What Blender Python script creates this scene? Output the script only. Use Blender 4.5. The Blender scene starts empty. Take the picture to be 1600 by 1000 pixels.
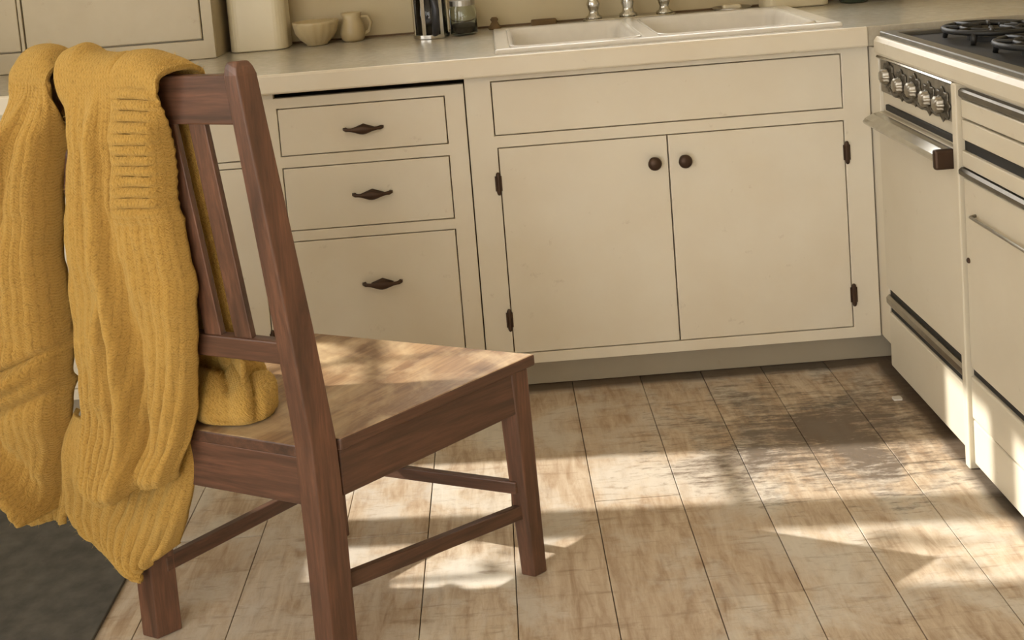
import bpy, bmesh, math, random
from mathutils import Vector, Matrix, noise

C = bpy.context.scene.collection
SC = bpy.context.scene

# ------------------------------------------------------------------ camera, world, sun, exposure
cam_data = bpy.data.cameras.new('camera')
cam = bpy.data.objects.new('camera', cam_data)
C.objects.link(cam)
cam_data.sensor_width = 36.0
cam_data.lens = 1650.0 / 1600.0 * 36.0
cam_data.shift_x = 0.02325
cam_data.shift_y = -0.2994
cam_data.clip_start = 0.05
CAM_RX, CAM_RY, CAM_RZ = 9.32248195e-02, 2.86684446e-03, -8.09158276e-02


def camera_matrix():
    base = Matrix(((1, 0, 0), (0, 0, -1), (0, 1, 0)))
    cx, sx = math.cos(CAM_RX), math.sin(CAM_RX)
    cy, sy = math.cos(CAM_RY), math.sin(CAM_RY)
    cz, sz = math.cos(CAM_RZ), math.sin(CAM_RZ)
    X = Matrix(((1, 0, 0), (0, cx, -sx), (0, sx, cx)))
    Y = Matrix(((cy, 0, sy), (0, 1, 0), (-sy, 0, cy)))
    Z = Matrix(((cz, -sz, 0), (sz, cz, 0), (0, 0, 1)))
    R = Z @ X @ Y @ base
    right, down, fwd = R[0], R[1], R[2]
    M = Matrix((right, -down, -fwd)).transposed().to_4x4()
    M.translation = Vector((-0.967713, -2.694217, 1.270403))
    return M


cam.matrix_world = camera_matrix()
SC.camera = cam

world = bpy.data.worlds.new('sky')
SC.world = world
world.use_nodes = True
bg = world.node_tree.nodes['Background']
bg.inputs['Color'].default_value = (1.0, 0.98, 0.95, 1)
bg.inputs['Strength'].default_value = 7.2

sun_data = bpy.data.lights.new('sun', 'SUN')
sun_data.energy = 10.2
sun_data.angle = math.radians(0.6)
sun_data.color = (1.0, 0.97, 0.93)
sun = bpy.data.objects.new('sun', sun_data)
C.objects.link(sun)
SUN_DIR = Vector((1.0, -0.06, -0.60))
sun.rotation_euler = SUN_DIR.to_track_quat('-Z', 'Y').to_euler()
sun.location = (-6, 0.5, 4)

vs = SC.view_settings
SC.display_settings.display_device = 'sRGB'
vs.view_transform = 'Standard'
vs.look = 'None'
vs.use_curve_mapping = False
vs.gamma = 1.0
vs.exposure = -0.29


# ------------------------------------------------------------------ material helpers
def hexc(h):
    h = h.lstrip('#')
    v = [int(h[i:i + 2], 16) / 255 for i in (0, 2, 4)]
    return tuple((c / 12.92 if c <= .04045 else ((c + .055) / 1.055) ** 2.4) for c in v) + (1.0,)


class NT:
    def __init__(s, name):
        s.m = bpy.data.materials.new(name)
        s.m.use_nodes = True
        s.t = s.m.node_tree
        s.b = s.t.nodes['Principled BSDF']

    def n(s, kind, **kw):
        nd = s.t.nodes.new('ShaderNode' + kind)
        for k, v in kw.items():
            if k in nd.inputs:
                nd.inputs[k].default_value = v
            else:
                setattr(nd, k, v)
        return nd

    def l(s, a, b):
        s.t.links.new(a, b)

    def coord(s, kind='Object', scale=(1, 1, 1), rot=(0, 0, 0)):
        tc = s.n('TexCoord')
        mp = s.n('Mapping')
        mp.inputs['Scale'].default_value = scale
        mp.inputs['Rotation'].default_value = rot
        s.l(tc.outputs[kind], mp.inputs['Vector'])
        return mp.outputs['Vector']

    def noise(s, vec, scale, detail=4, rough=.55, dist=0):
        nd = s.n('TexNoise')
        nd.inputs['Scale'].default_value = scale
        nd.inputs['Detail'].default_value = detail
        nd.inputs['Roughness'].default_value = rough
        nd.inputs['Distortion'].default_value = dist
        s.l(vec, nd.inputs['Vector'])
        return nd.outputs['Fac']

    def ramp(s, fac, stops):
        r = s.n('ValToRGB')
        e = r.color_ramp.elements
        while len(e) < len(stops):
            e.new(0.5)
        for el, (p, c) in zip(e, stops):
            el.position = p
            el.color = c if len(c) == 4 else (*c, 1)
        s.l(fac, r.inputs['Fac'])
        return r.outputs['Color']

    def mix(s, fac, a, b, blend='MIX'):
        m = s.n('Mix', data_type='RGBA', blend_type=blend)
        for sock, v in ((m.inputs[0], fac), (m.inputs[6], a), (m.inputs[7], b)):
            if isinstance(v, (int, float, tuple)):
                sock.default_value = v
            else:
                s.l(v, sock)
        return m.outputs[2]

    def math(s, op, a, b=None):
        m = s.n('Math', operation=op)
        for sock, v in ((m.inputs[0], a), (m.inputs[1], b)):
            if v is None:
                continue
            if isinstance(v, (int, float)):
                sock.default_value = v
            else:
                s.l(v, sock)
        return m.outputs[0]

    def bump(s, h, strength=.3, dist=.002):
        b = s.n('Bump')
        b.inputs['Strength'].default_value = strength
        b.inputs['Distance'].default_value = dist
        s.l(h, b.inputs['Height'])
        s.l(b.outputs['Normal'], s.b.inputs['Normal'])

    def set(s, **kw):
        for k, v in kw.items():
            s.b.inputs[k.replace('_', ' ')].default_value = v
        return s


BW = ((0, (0, 0, 0, 1)), (1, (1, 1, 1, 1)))


def m_paint(name, base, dirty, rough=.45, stain=.5):
    t = NT(name)
    v = t.coord()
    n1 = t.noise(v, 2.2, 5, .6)
    n2 = t.noise(v, 22, 5, .65)
    f = t.ramp(n1, ((.38, (0, 0, 0, 1)), (.75, (stain, stain, stain, 1))))
    c = t.mix(f, hexc(base), hexc(dirty))
    spk = t.ramp(n2, ((.66, (0, 0, 0, 1)), (.74, (.22, .22, .22, 1))))
    c = t.mix(spk, c, hexc('#7d5f3a'))
    t.l(c, t.b.inputs['Base Color'])
    t.set(Roughness=rough)
    t.bump(t.noise(v, 60, 3), .12, .001)
    return t.m


def m_plain(name, col, rough=.5, metal=0.0, noise_amt=.12, nscale=30, **kw):
    t = NT(name)
    v = t.coord()
    c0 = hexc(col)
    c1 = tuple(x * (1 - noise_amt * 2) for x in c0[:3]) + (1,)
    c = t.ramp(t.noise(v, nscale, 4), ((.3, c1), (.7, c0)))
    t.l(c, t.b.inputs['Base Color'])
    t.set(Roughness=rough, Metallic=metal, **kw)
    return t.m


def m_wood(name, light, dark, direction, rough=.42, scale=1.0, worn=None):
    """wood with grain stretched along the direction vector"""
    t = NT(name)
    d = Vector(direction).normalized()
    q = d.to_track_quat('Z', 'Y').inverted().to_euler()
    tc = t.n('TexCoord')
    m1 = t.n('Mapping')
    m1.inputs['Rotation'].default_value = q
    t.l(tc.outputs['Object'], m1.inputs['Vector'])
    m2 = t.n('Mapping')
    m2.inputs['Scale'].default_value = (30 * scale, 30 * scale, 2.2 * scale)
    t.l(m1.outputs['Vector'], m2.inputs['Vector'])
    v = m2.outputs['Vector']
    g = t.noise(v, 1.6, 6, .65, .6)
    c = t.ramp(g, ((.3, hexc(dark)), (.62, hexc(light))))
    fine = t.noise(v, 7, 3, .6)
    c = t.mix(t.ramp(fine, ((.35, (.5, .5, .5, 1)), (.6, (0, 0, 0, 1)))), c, hexc(dark))
    if worn:
        w = t.noise(tc.outputs['Object'], 9, 5, .6, .4)
        c = t.mix(t.ramp(w, ((.45, (0, 0, 0, 1)), (.7, (.6, .6, .6, 1)))), c, hexc(worn))
    t.l(c, t.b.inputs['Base Color'])
    t.set(Roughness=rough)
    t.bump(fine, .15, .001)
    return t.m


def m_metal(name, col, rough=.25):
    return m_plain(name, col, rough, 1.0, .08, 40)


def m_glass(name, col='#f4fbf6', rough=.02):
    t = NT(name)
    t.set(Base_Color=hexc(col), Roughness=rough, IOR=1.45, Transmission_Weight=1.0)
    return t.m


def m_knit(name, light, dark, gauge=.0072):
    """stockinette relief laid out on the cloth's own UV (metres)"""
    t = NT(name)
    tc = t.n('TexCoord')
    sep = t.n('SeparateXYZ')
    t.l(tc.outputs['UV'], sep.inputs[0])
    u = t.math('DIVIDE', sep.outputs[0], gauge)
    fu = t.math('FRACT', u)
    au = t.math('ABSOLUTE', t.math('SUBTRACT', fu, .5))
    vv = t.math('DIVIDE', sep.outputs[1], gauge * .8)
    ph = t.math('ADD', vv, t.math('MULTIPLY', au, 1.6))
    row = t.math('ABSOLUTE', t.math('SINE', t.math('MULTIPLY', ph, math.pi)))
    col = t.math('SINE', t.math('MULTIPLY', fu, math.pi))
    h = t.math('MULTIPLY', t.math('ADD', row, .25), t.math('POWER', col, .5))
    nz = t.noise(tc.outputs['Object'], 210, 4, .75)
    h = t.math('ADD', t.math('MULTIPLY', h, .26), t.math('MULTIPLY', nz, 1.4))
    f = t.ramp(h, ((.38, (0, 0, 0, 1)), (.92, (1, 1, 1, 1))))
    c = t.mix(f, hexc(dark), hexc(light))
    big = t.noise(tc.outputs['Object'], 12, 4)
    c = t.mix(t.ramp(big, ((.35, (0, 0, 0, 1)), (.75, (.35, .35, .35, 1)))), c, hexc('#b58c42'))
    t.l(c, t.b.inputs['Base Color'])
    t.set(Roughness=.95)
    t.b.inputs['Sheen Weight'].default_value = .45
    t.b.inputs['Sheen Roughness'].default_value = .5
    t.b.inputs['Sheen Tint'].default_value = hexc('#f0d48a')
    t.b.inputs['Specular IOR Level'].default_value = .15
    t.bump(h, .8, .004)
    return t.m


def m_floor(name):
    t = NT(name)
    tc = t.n('TexCoord')
    geo = t.n('NewGeometry')
    pos = geo.outputs['Position']
    oi = t.n('ObjectInfo')
    mp = t.n('Mapping')
    mp.inputs['Scale'].default_value = (9, 1.6, 9)
    t.l(pos, mp.inputs['Vector'])
    grain = t.noise(mp.outputs['Vector'], 5, 6, .68, .5)
    c = t.ramp(grain, ((.3, hexc('#967e64')), (.5, hexc('#b5a289')), (.7, hexc('#c9baa3'))))
    # worn paint: paler, patchy
    w = t.noise(pos, 5.5, 6, .62, .6)
    c = t.mix(t.ramp(w, ((.46, (0, 0, 0, 1)), (.6, (.75, .75, .75, 1)))), c, hexc('#c9c3b5'))
    # faint wear lines lying across the boards
    mb = t.n('Mapping')
    mb.inputs['Scale'].default_value = (5, 34, 5)
    t.l(pos, mb.inputs['Vector'])
    ln = t.noise(mb.outputs['Vector'], 1.6, 5, .7, .3)
    c = t.mix(t.ramp(ln, ((.56, (0, 0, 0, 1)), (.72, (.55, .55, .55, 1)))), c, hexc('#6b5138'))
    # old black wear in front of the stove (a stain with its own place on the floor)
    ds = t.n('VectorMath', operation='DISTANCE')
    sm = t.n('Mapping')
    sm.inputs['Scale'].default_value = (1.0, 1.35, 0)
    t.l(pos, sm.inputs['Vector'])
    t.l(sm.outputs['Vector'], ds.inputs[0])
    ds.inputs[1].default_value = (-.24, -.31 * 1.35, 0)
    near = t.math('SUBTRACT', 1.0, t.math('MULTIPLY', ds.outputs['Value'], 2.0))
    wn = t.math('ADD', near, t.math('MULTIPLY', t.math('SUBTRACT', ln, .5), 1.5))
    wn = t.math('ADD', wn, t.math('MULTIPLY', t.math('SUBTRACT', w, .5), 1.6))
    mf = t.n('Mapping')
    mf.inputs['Scale'].default_value = (14, 40, 10)
    t.l(pos, mf.inputs['Vector'])
    fn = t.noise(mf.outputs['Vector'], 2.2, 6, .75, .4)
    wn = t.math('ADD', wn, t.math('MULTIPLY', t.math('SUBTRACT', fn, .5), 1.5))
    c = t.mix(t.ramp(wn, ((.2, (0, 0, 0, 1)), (.75, (.9, .9, .9, 1)))), c, hexc('#4d453c'))
    c = t.mix(t.ramp(fn, ((.55, (0, 0, 0, 1)), (.75, (.4, .4, .4, 1)))), c, hexc('#7a6550'))
    # grime and painted-in shadow along the foot of the cabinets and the stove
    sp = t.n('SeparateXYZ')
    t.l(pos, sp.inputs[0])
    grime_shade = t.math('MAXIMUM', t.math('MULTIPLY', t.math('ADD', sp.outputs[1], .012), 26), t.math('MULTIPLY', t.math('ADD', sp.outputs[0], .045), 26))
    grime_shade = t.math('ADD', grime_shade, t.math('MULTIPLY', t.math('SUBTRACT', w, .5), 1.2))
    c = t.mix(t.ramp(grime_shade, ((.1, (0, 0, 0, 1)), (.8, (.9, .9, .9, 1)))), c, hexc('#3d342a'))
    # board-to-board variation
    c = t.mix(t.math('MULTIPLY', oi.outputs['Random'], .22), c, hexc('#8c6b48'))
    t.l(c, t.b.inputs['Base Color'])
    t.set(Roughness=.55)
    t.bump(t.math('ADD', grain, ln), .25, .002)
    return t.m


M = {}
M['paint'] = m_paint('cream_paint', '#d0c8b5', '#bfae90')
M['paint2'] = m_paint('cream_enamel', '#c6bda8', '#b0a287', .3)
M['hutch'] = m_paint('aged_cream_paint', '#b4a78b', '#998868')
M['carcass'] = m_plain('dark_carcass_wood', '#6b5338', .8)
M['kick'] = m_paint('grey_brown_paint', '#9c907a', '#7f735f', .6)
M['wall'] = m_paint('yellowed_plaster', '#bcae8d', '#a4916d', .75)
M['ceiling'] = m_paint('ceiling_plaster', '#e6dcc6', '#d8cab0', .85)
M['panel'] = m_plain('tarnished_plate', '#8d8474', .5, .4, .2, 60)
M['darksteel'] = m_plain('dark_steel', '#6a6459', .35, .8)
M['bronze'] = m_plain('dark_bronze', '#4a382b', .45, .7)
M['chrome'] = m_metal('chrome', '#c9c6bd', .18)
M['steel'] = m_metal('dull_steel', '#a9a397', .38)
M['black'] = m_plain('black_enamel', '#1c1b19', .6)
M['iron'] = m_plain('cast_iron', '#2b2a28', .5, .3)
M['grey'] = m_plain('grey_enamel', '#6e6a60', .35, .2)
M['porcelain'] = m_plain('white_porcelain', '#d2ccc0', .15, 0, .03)
M['canister'] = m_paint('cream_tin', '#cbc0a2', '#b8a985', .4)
M['crock'] = m_paint('cream_crockery', '#b3a27c', '#937e57', .4)
M['glass'] = m_glass('clear_glass')
pm = NT('window_glass')
tr, gl, mx, lw = pm.n('BsdfTransparent'), pm.n('BsdfGlossy'), pm.n('MixShader'), pm.n('LayerWeight')
gl.inputs['Roughness'].default_value = .02
lw.inputs['Blend'].default_value = .12
pm.l(lw.outputs['Fresnel'], mx.inputs[0])
pm.l(tr.outputs[0], mx.inputs[1])
pm.l(gl.outputs[0], mx.inputs[2])
pm.l(mx.outputs[0], pm.t.nodes['Material Output'].inputs['Surface'])
M['pane'] = pm.m
M['coffee'] = m_plain('ground_coffee', '#3a2f22', .8)
M['plastic'] = m_plain('black_plastic', '#26262a', .35)
M['sponge'] = m_plain('brown_sponge', '#6d5636', .95)
M['soap'] = m_plain('pale_soap', '#cfc3a6', .5)
M['green'] = m_plain('dark_green_glaze', '#3c4234', .25)
M['mat'] = m_plain('dark_rubber_mat', '#55524a', .8, 0, .25, 25)
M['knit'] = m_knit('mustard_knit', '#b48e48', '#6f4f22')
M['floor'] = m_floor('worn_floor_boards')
M['subfloor'] = m_plain('subfloor_dirt', '#2f261d', .9)


def m_counter():
    t = NT('grey_cream_laminate')
    v = t.coord()
    a = t.noise(v, 45, 6, .7)
    b = t.noise(v, 6, 4, .6)
    c = t.ramp(a, ((.35, hexc('#aaa393')), (.65, hexc('#b7b1a2'))))
    c = t.mix(t.ramp(b, ((.4, (0, 0, 0, 1)), (.7, (.35, .35, .35, 1)))), c, hexc('#a4967c'))
    t.l(c, t.b.inputs['Base Color'])
    t.set(Roughness=.2)
    return t.m


M['counter'] = m_counter()


# ------------------------------------------------------------------ mesh helpers
def link(o, parent=None):
    C.objects.link(o)
    if parent is not None:
        o.parent = parent
    return o


def empty(name, loc, label, cat, group=None):
    o = bpy.data.objects.new(name, None)
    o.empty_display_size = .05
    o.location = loc
    o['label'] = label
    o['category'] = cat
    if group:
        o['group'] = group
    return link(o)


def root_of(o):
    while o.parent is not None:
        o = o.parent
    return o


def build(name, bm, mat, parent=None, smooth=False, bevel=0.0, seg=2, recalc=True):
    """turn a bmesh given in world coordinates into one object under its parent"""
    if recalc:
        bmesh.ops.recalc_face_normals(bm, faces=bm.faces)
    if parent is not None:
        off = Vector(root_of(parent).location)
        bmesh.ops.translate(bm, verts=bm.verts, vec=-off)
    me = bpy.data.meshes.new(name)
    bm.to_mesh(me)
    bm.free()
    me.materials.append(mat)
    if smooth:
        for p in me.polygons:
            p.use_smooth = True
    o = bpy.data.objects.new(name, me)
    link(o, parent)
    if bevel:
        b = o.modifiers.new('bevel', 'BEVEL')
        b.width = bevel
        b.segments = seg
        b.limit_method = 'ANGLE'
        b.angle_limit = math.radians(40)
        b.harden_normals = False
    return o


def tag(o, label, cat, group=None):
    o['label'] = label
    o['category'] = cat
    if group:
        o['group'] = group
    return o


def add_box(bm, x0, x1, y0, y1, z0, z1):
    v = [bm.verts.new((x, y, z)) for z in (z0, z1) for y in (y0, y1) for x in (x0, x1)]
    for f in ((0, 2, 3, 1), (4, 5, 7, 6), (0, 1, 5, 4), (2, 6, 7, 3), (0, 4, 6, 2), (1, 3, 7, 5)):
        bm.faces.new([v[i] for i in f])
    return bm


def box(*a):
    return add_box(bmesh.new(), *a)


def add_hexa(bm, bottom, top):
    """bottom and top: 4 points each in the same turning order"""
    b = [bm.verts.new(p) for p in bottom]
    t = [bm.verts.new(p) for p in top]
    bm.faces.new(b[::-1])
    bm.faces.new(t)
    for i in range(4):
        j = (i + 1) % 4
        bm.faces.new((b[i], b[j], t[j], t[i]))
    return bm


def add_prism(bm, poly, axis, a0, a1):
    """poly in the two other axes, extruded along the axis"""
    def p(q, a):
        q = list(q)
        q.insert(axis, a)
        return q
    lo = [bm.verts.new(p(q, a0)) for q in poly]
    hi = [bm.verts.new(p(q, a1)) for q in poly]
    bm.faces.new(lo[::-1])
    bm.faces.new(hi)
    n = len(poly)
    for i in range(n):
        j = (i + 1) % n
        bm.faces.new((lo[i], lo[j], hi[j], hi[i]))
    return bm


def add_lathe(bm, profile, origin, axis=Vector((0, 0, 1)), seg=24, caps=True, flute=0, famp=0.0):
    """profile: list of (radius, height)"""
    axis = Vector(axis).normalized()
    q = axis.to_track_quat('Z', 'Y').to_matrix()
    rings = []
    for r, h in profile:
        ring = []
        for i in range(seg):
            a = 2 * math.pi * i / seg
            rr = r * (1 + (famp * math.cos(flute * a) if flute else 0))
            ring.append(bm.verts.new(Vector(origin) + q @ Vector((rr * math.cos(a), rr * math.sin(a), h))))
        rings.append(ring)
    for a, b in zip(rings, rings[1:]):
        for i in range(seg):
            j = (i + 1) % seg
            bm.faces.new((a[i], a[j], b[j], b[i]))
    if caps:
        if profile[0][0] > 1e-5:
            bm.faces.new(rings[0][::-1])
        if profile[-1][0] > 1e-5:
            bm.faces.new(rings[-1])
    return bm


def lathe(*a, **k):
    return add_lathe(bmesh.new(), *a, **k)


def add_tube(bm, pts, r, seg=10, caps=True):
    pts = [Vector(p) for p in pts]
    rings = []
    up = Vector((0.13, 0.29, 0.95)).normalized()
    for i, p in enumerate(pts):
        d = (pts[min(i + 1, len(pts) - 1)] - pts[max(i - 1, 0)]).normalized()
        a = d.cross(up)
        if a.length < .05:
            a = d.cross(Vector((1, 0, 0)))
        a.normalize()
        b = d.cross(a)
        rr = r[i] if isinstance(r, (list, tuple)) else r
        rings.append([bm.verts.new(p + (a * math.cos(t) + b * math.sin(t)) * rr)
                      for t in (2 * math.pi * k / seg for k in range(seg))])
    for a, b in zip(rings, rings[1:]):
        for i in range(seg):
            j = (i + 1) % seg
            bm.faces.new((a[i], a[j], b[j], b[i]))
    if caps:
        bm.faces.new(rings[0][::-1])
        bm.faces.new(rings[-1])
    return bm


def tube(*a, **k):
    return add_tube(bmesh.new(), *a, **k)


def plate(xs, zs, holes, y0, y1):
    """a flat frame in the xz plane with rectangular holes, one clean mesh"""
    bm = bmesh.new()
    xs, zs = sorted(set(xs)), sorted(set(zs))
    nx, nz = len(xs) - 1, len(zs) - 1

    def solid(i, j):
        if not (0 <= i < nx and 0 <= j < nz):
            return False
        cx, cz = (xs[i] + xs[i + 1]) / 2, (zs[j] + zs[j + 1]) / 2
        return not any(h[0] < cx < h[1] and h[2] < cz < h[3] for h in holes)
    vt = {}

    def v(i, j, y):
        k = (i, j, y)
        if k not in vt:
            vt[k] = bm.verts.new((xs[i], y, zs[j]))
        return vt[k]
    for i in range(nx):
        for j in range(nz):
            if not solid(i, j):
                continue
            bm.faces.new((v(i, j, y0), v(i + 1, j, y0), v(i + 1, j + 1, y0), v(i, j + 1, y0)))
            bm.faces.new((v(i, j, y1), v(i, j + 1, y1), v(i + 1, j + 1, y1), v(i + 1, j, y1)))
            for di, dj, e in ((-1, 0, ((0, 0), (0, 1))), (1, 0, ((1, 0), (1, 1))), (0, -1, ((0, 0), (1, 0))), (0, 1, ((0, 1), (1, 1)))):
                if not solid(i + di, j + dj):
                    (a, b), (c, d) = e
                    bm.faces.new((v(i + a, j + b, y0), v(i + c, j + d, y0), v(i + c, j + d, y1), v(i + a, j + b, y1)))
    return bm


def frame_with(x0, x1, z0, z1, holes, y0, y1):
    xs = [x0, x1] + [h[0] for h in holes] + [h[1] for h in holes]
    zs = [z0, z1] + [h[2] for h in holes] + [h[3] for h in holes]
    return plate(xs, zs, holes, y0, y1)


def structure(o):
    o['kind'] = 'structure'
    return o


# ------------------------------------------------------------------ the room
WX0, WX1, WY0, WY1, WH = -3.0, 0.72, -4.6, 0.66, 2.45
floor = structure(build('floor', box(WX0 - .1, WX1 + .1, WY0, WY1 + .1, -.08, -.022), M['subfloor']))
random.seed(4)
# floor boards run from the camera to the cabinets, each cut into lengths
seams = [-.83 - .178 * k for k in range(12, 0, -1)] + [-.83, -.647, -.483, -.321, -.15, .02, .19, .36, .53, .70]
joints = {}
for i, (xa, xb) in enumerate(zip(seams, seams[1:])):
    y = WY0 + random.uniform(.1, .8)
    cuts = [WY0, y]
    while y < WY1 - .25:
        y += random.uniform(.35, .8) if y > -1.6 else random.uniform(1.2, 2.0)
        cuts.append(min(y, WY1))
    if cuts[-1] < WY1:
        cuts.append(WY1)
    for ya, yb in zip(cuts, cuts[1:]):
        if yb - ya < .02:
            continue
        dz = random.uniform(-.0008, .0008)
        g = .0009
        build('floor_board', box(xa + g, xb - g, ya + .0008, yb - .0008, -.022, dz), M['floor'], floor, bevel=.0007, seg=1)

BWIN = (-1.3, .25, 1.12, 2.12)     # window over the sink, above the frame: x0 x1 z0 z1
structure(build('wall_back', plate([WX0 - .1, WX1 + .1, BWIN[0], BWIN[1]], [-.08, WH, BWIN[2], BWIN[3]], [BWIN], WY1, WY1 + .1), M['wall']))
bx0, bx1, bz0, bz1 = BWIN
bmid = (bx0 + bx1) / 2
bh = [(xa, xb, za, zb) for xa, xb in ((bx0 + .04, bmid - .025), (bmid + .025, bx1 - .04)) for za, zb in ((bz0 + .05, 1.60), (1.64, bz1 - .04))]
win = structure(build('window_2', plate([bx0, bx1] + [h[i] for h in bh for i in (0, 1)], [bz0, bz1] + [h[i] for h in bh for i in (2, 3)], bh, WY1 + .03, WY1 + .06), M['paint']))
for xa, xb, za, zb in bh:
    build('pane', box(xa - .002, xb + .002, WY1 + .044, WY1 + .046, za - .002, zb + .002), M['pane'], win)
build('window_sill', box(bx0 - .05, bx1 + .05, WY1 - .04, WY1 + .02, bz0 - .03, bz0), M['paint'], win, bevel=.004)
structure(build('trim_1', box(WX0, WX1, WY1 - .004, WY1, .9102, .9165), M['carcass']))
structure(build('wall_right', box(WX1, WX1 + .1, WY0, WY1, -.08, WH), M['wall']))
structure(build('ceiling', box(WX0 - .1, WX1 + .1, WY0, WY1 + .1, WH, WH + .08), M['ceiling']))
# left wall with the window the sun comes through
WIN = (-.745, -.205, .92, 2.02)    # y0 y1 z0 z1
FILL_OPENING = (-4.2, -2.1, .55, 2.2)     # opening added beside the viewer to bring in soft light from the left
bm = plate([WY0, WY1, WIN[0], WIN[1], FILL_OPENING[0], FILL_OPENING[1]], [-.08, WH, WIN[2], WIN[3], FILL_OPENING[2], FILL_OPENING[3]], [WIN, FILL_OPENING], WX0 - .1, WX0)
for v in bm.verts:
    v.co = Vector((v.co.y, v.co.x, v.co.z))
structure(build('wall_left', bm, M['wall']))
hole = (WX0 + .05, -1.15, 0, 2.25)  # opening behind the viewer, added towards the left for soft key light
structure(build('wall_front', plate([WX0 - .1, WX1 + .1, hole[0], hole[1]], [-.08, WH, 0, hole[3]], [hole], WY0 - .1, WY0), M['wall']))
# window frame: mullion and glazing bars
y0, y1, z0, z1 = WIN
holes = []
for ya, yb in ((y0 + .025, -.53), (-.43, y1 - .012)):
    for za, zb in ((z0 + .04, 1.503), (1.519, z1 - .03)):
        holes.append((ya, yb, za, zb))
bm = plate([y0, y1] + [h[i] for h in holes for i in (0, 1)], [z0, z1] + [h[i] for h in holes for i in (2, 3)], holes, WX0 - .05, WX0 - .032)
for v in bm.verts:
    v.co = Vector((v.co.y, v.co.x, v.co.z))
win = structure(build('window_1', bm, M['paint']))
for ya, yb, za, zb in holes:
    build('pane', box(WX0 - .042, WX0 - .040, ya - .002, yb + .002, za - .002, zb + .002), M['pane'], win)
build('window_sill', box(WX0 - .02, WX0 + .05, y0 - .04, y1 + .04, z0 - .03, z0), M['paint'], win, bevel=.004)

# ------------------------------------------------------------------ base cabinets
FT = .02      # thickness of frames and doors
GAP = .0026


def pull_bm(x, z, w=.105):
    """dark pointed pull: a lens-shaped bail standing off the drawer"""
    bm = bmesh.new()
    rings = []
    n = 14
    for i in range(n + 1):
        t = i / n * 2 - 1
        hz = .0035 + .0085 * math.exp(-(t * 2.3) ** 2) + .002 * math.exp(-((abs(t) - .85) * 9) ** 2)
        dy = .004 + .017 * (1 - t * t) ** .6
        cx = x + t * w / 2
        ring = []
        for k in range(8):
            a = 2 * math.pi * k / 8
            ring.append(bm.verts.new((cx, -dy + .005 * math.cos(a), z + hz * math.sin(a) - .002 * (1 - t * t))))
        rings.append(ring)
    for a, b in zip(rings, rings[1:]):
        for i in range(8):
            j = (i + 1) % 8
            bm.faces.new((a[i], a[j], b[j], b[i]))
    bm.faces.new(rings[0][::-1])
    bm.faces.new(rings[-1])
    # backplate: a small diamond
    add_prism(bm, [(x - .03, z), (x, z - .011), (x + .03, z), (x, z + .011)], 1, -.003, 0.0)
    for s in (-1, 1):
        add_lathe(bm, [(.004, 0), (.004, .008)], (x + s * w * .44, 0, z), (0, -1, 0), 8)
    return bm


def knob(parent, x, z):
    build('knob', lathe([(.013, 0), (.013, .002), (.007, .005), (.007, .011), (.0155, .016), (.018, .021), (.0155, .026), (.008, .0285), (0, .029)],
                        (x, -.001, z), (0, -1, 0), 20), M['bronze'], parent, smooth=True)


def hinge(parent, x, z):
    bm = lathe([(.003, -.030), (.005, -.027), (.006, -.022), (.006, .022), (.005, .027), (.003, .030)], (x, -.004, z), (0, 0, 1), 10)
    add_box(bm, x - .009, x + .009, -.0025, 0, z - .02, z + .02)
    build('hinge', bm, M['bronze'], parent)


def cab_root(name, x0, x1, label):
    return empty(name, ((x0 + x1) / 2, .3, 0), label, 'cabinet')


def carcass(root, x0, x1, top=.855, zk=.082, kick=0.0):
    bm = box(x0 + .002, x1 - .002, FT + .001, .64, zk + .002, top)
    build('carcass', bm, M['carcass'], root)
    build('toe_kick', box(x0, x1 + kick, .05, .07, 0.0015, zk + .001), M['kick'], root, bevel=.002)


def front(name, root, x0, x1, z0, z1, mat=None, proud=.0):
    return build(name, box(x0 + GAP, x1 - GAP, -proud, FT - .001, z0 + GAP, z1 - GAP), mat or M['paint'], root, bevel=.0018)


# sink cabinet
x0, x1 = -1.052, -.009
r = cab_root('sink_cabinet', x0, x1, 'cream painted double door base cabinet with round knobs under the sink')
carcass(r, x0, x1, .735, kick=.07)
fo = [(-.98, -.079, .111, .667), (-.985, -.079, .698, .842)]
build('face_frame', frame_with(x0, x1, .082, .856, fo, 0, FT), M['paint'], r, bevel=.0015)
front('false_front', r, -.985, -.079, .698, .842)
d = front('door', r, -.98, -.538, .111, .667)
knob(d, -.578, .597)
hinge(d, -.984, .573)
hinge(d, -.984, .206)
d = front('door', r, -.54, -.079, .111, .667)
knob(d, -.499, .597)
hinge(d, -.076, .582)
hinge(d, -.076, .200)
build('filler_strip', box(-.005, .016, -.06, FT, .082, .856), M['paint'], r, bevel=.002)

# drawer cabinet
x0, x1 = -1.594, -1.0552
r = cab_root('drawer_cabinet', x0, x1, 'cream three drawer base cabinet with dark pointed pulls behind the chair')
carcass(r, x0, x1 + .0018, .83)
do = [(-1.541, -1.105, .688, .815), (-1.541, -1.105, .489, .658), (-1.541, -1.105, .135, .462)]
build('face_frame', frame_with(x0, x1, .082, .842, do, 0, FT), M['paint'], r, bevel=.0015)
build('frame_top_stile', box(x0, -1.547, 0, FT, .8415, .857), M['paint'], r)
for h, (px, pz) in zip(do, ((-1.321, .749), (-1.313, .576), (-1.308, .336))):
    d = front('drawer', r, *h)
    build('pull', pull_bm(px, pz), M['bronze'], d, smooth=True)

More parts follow.
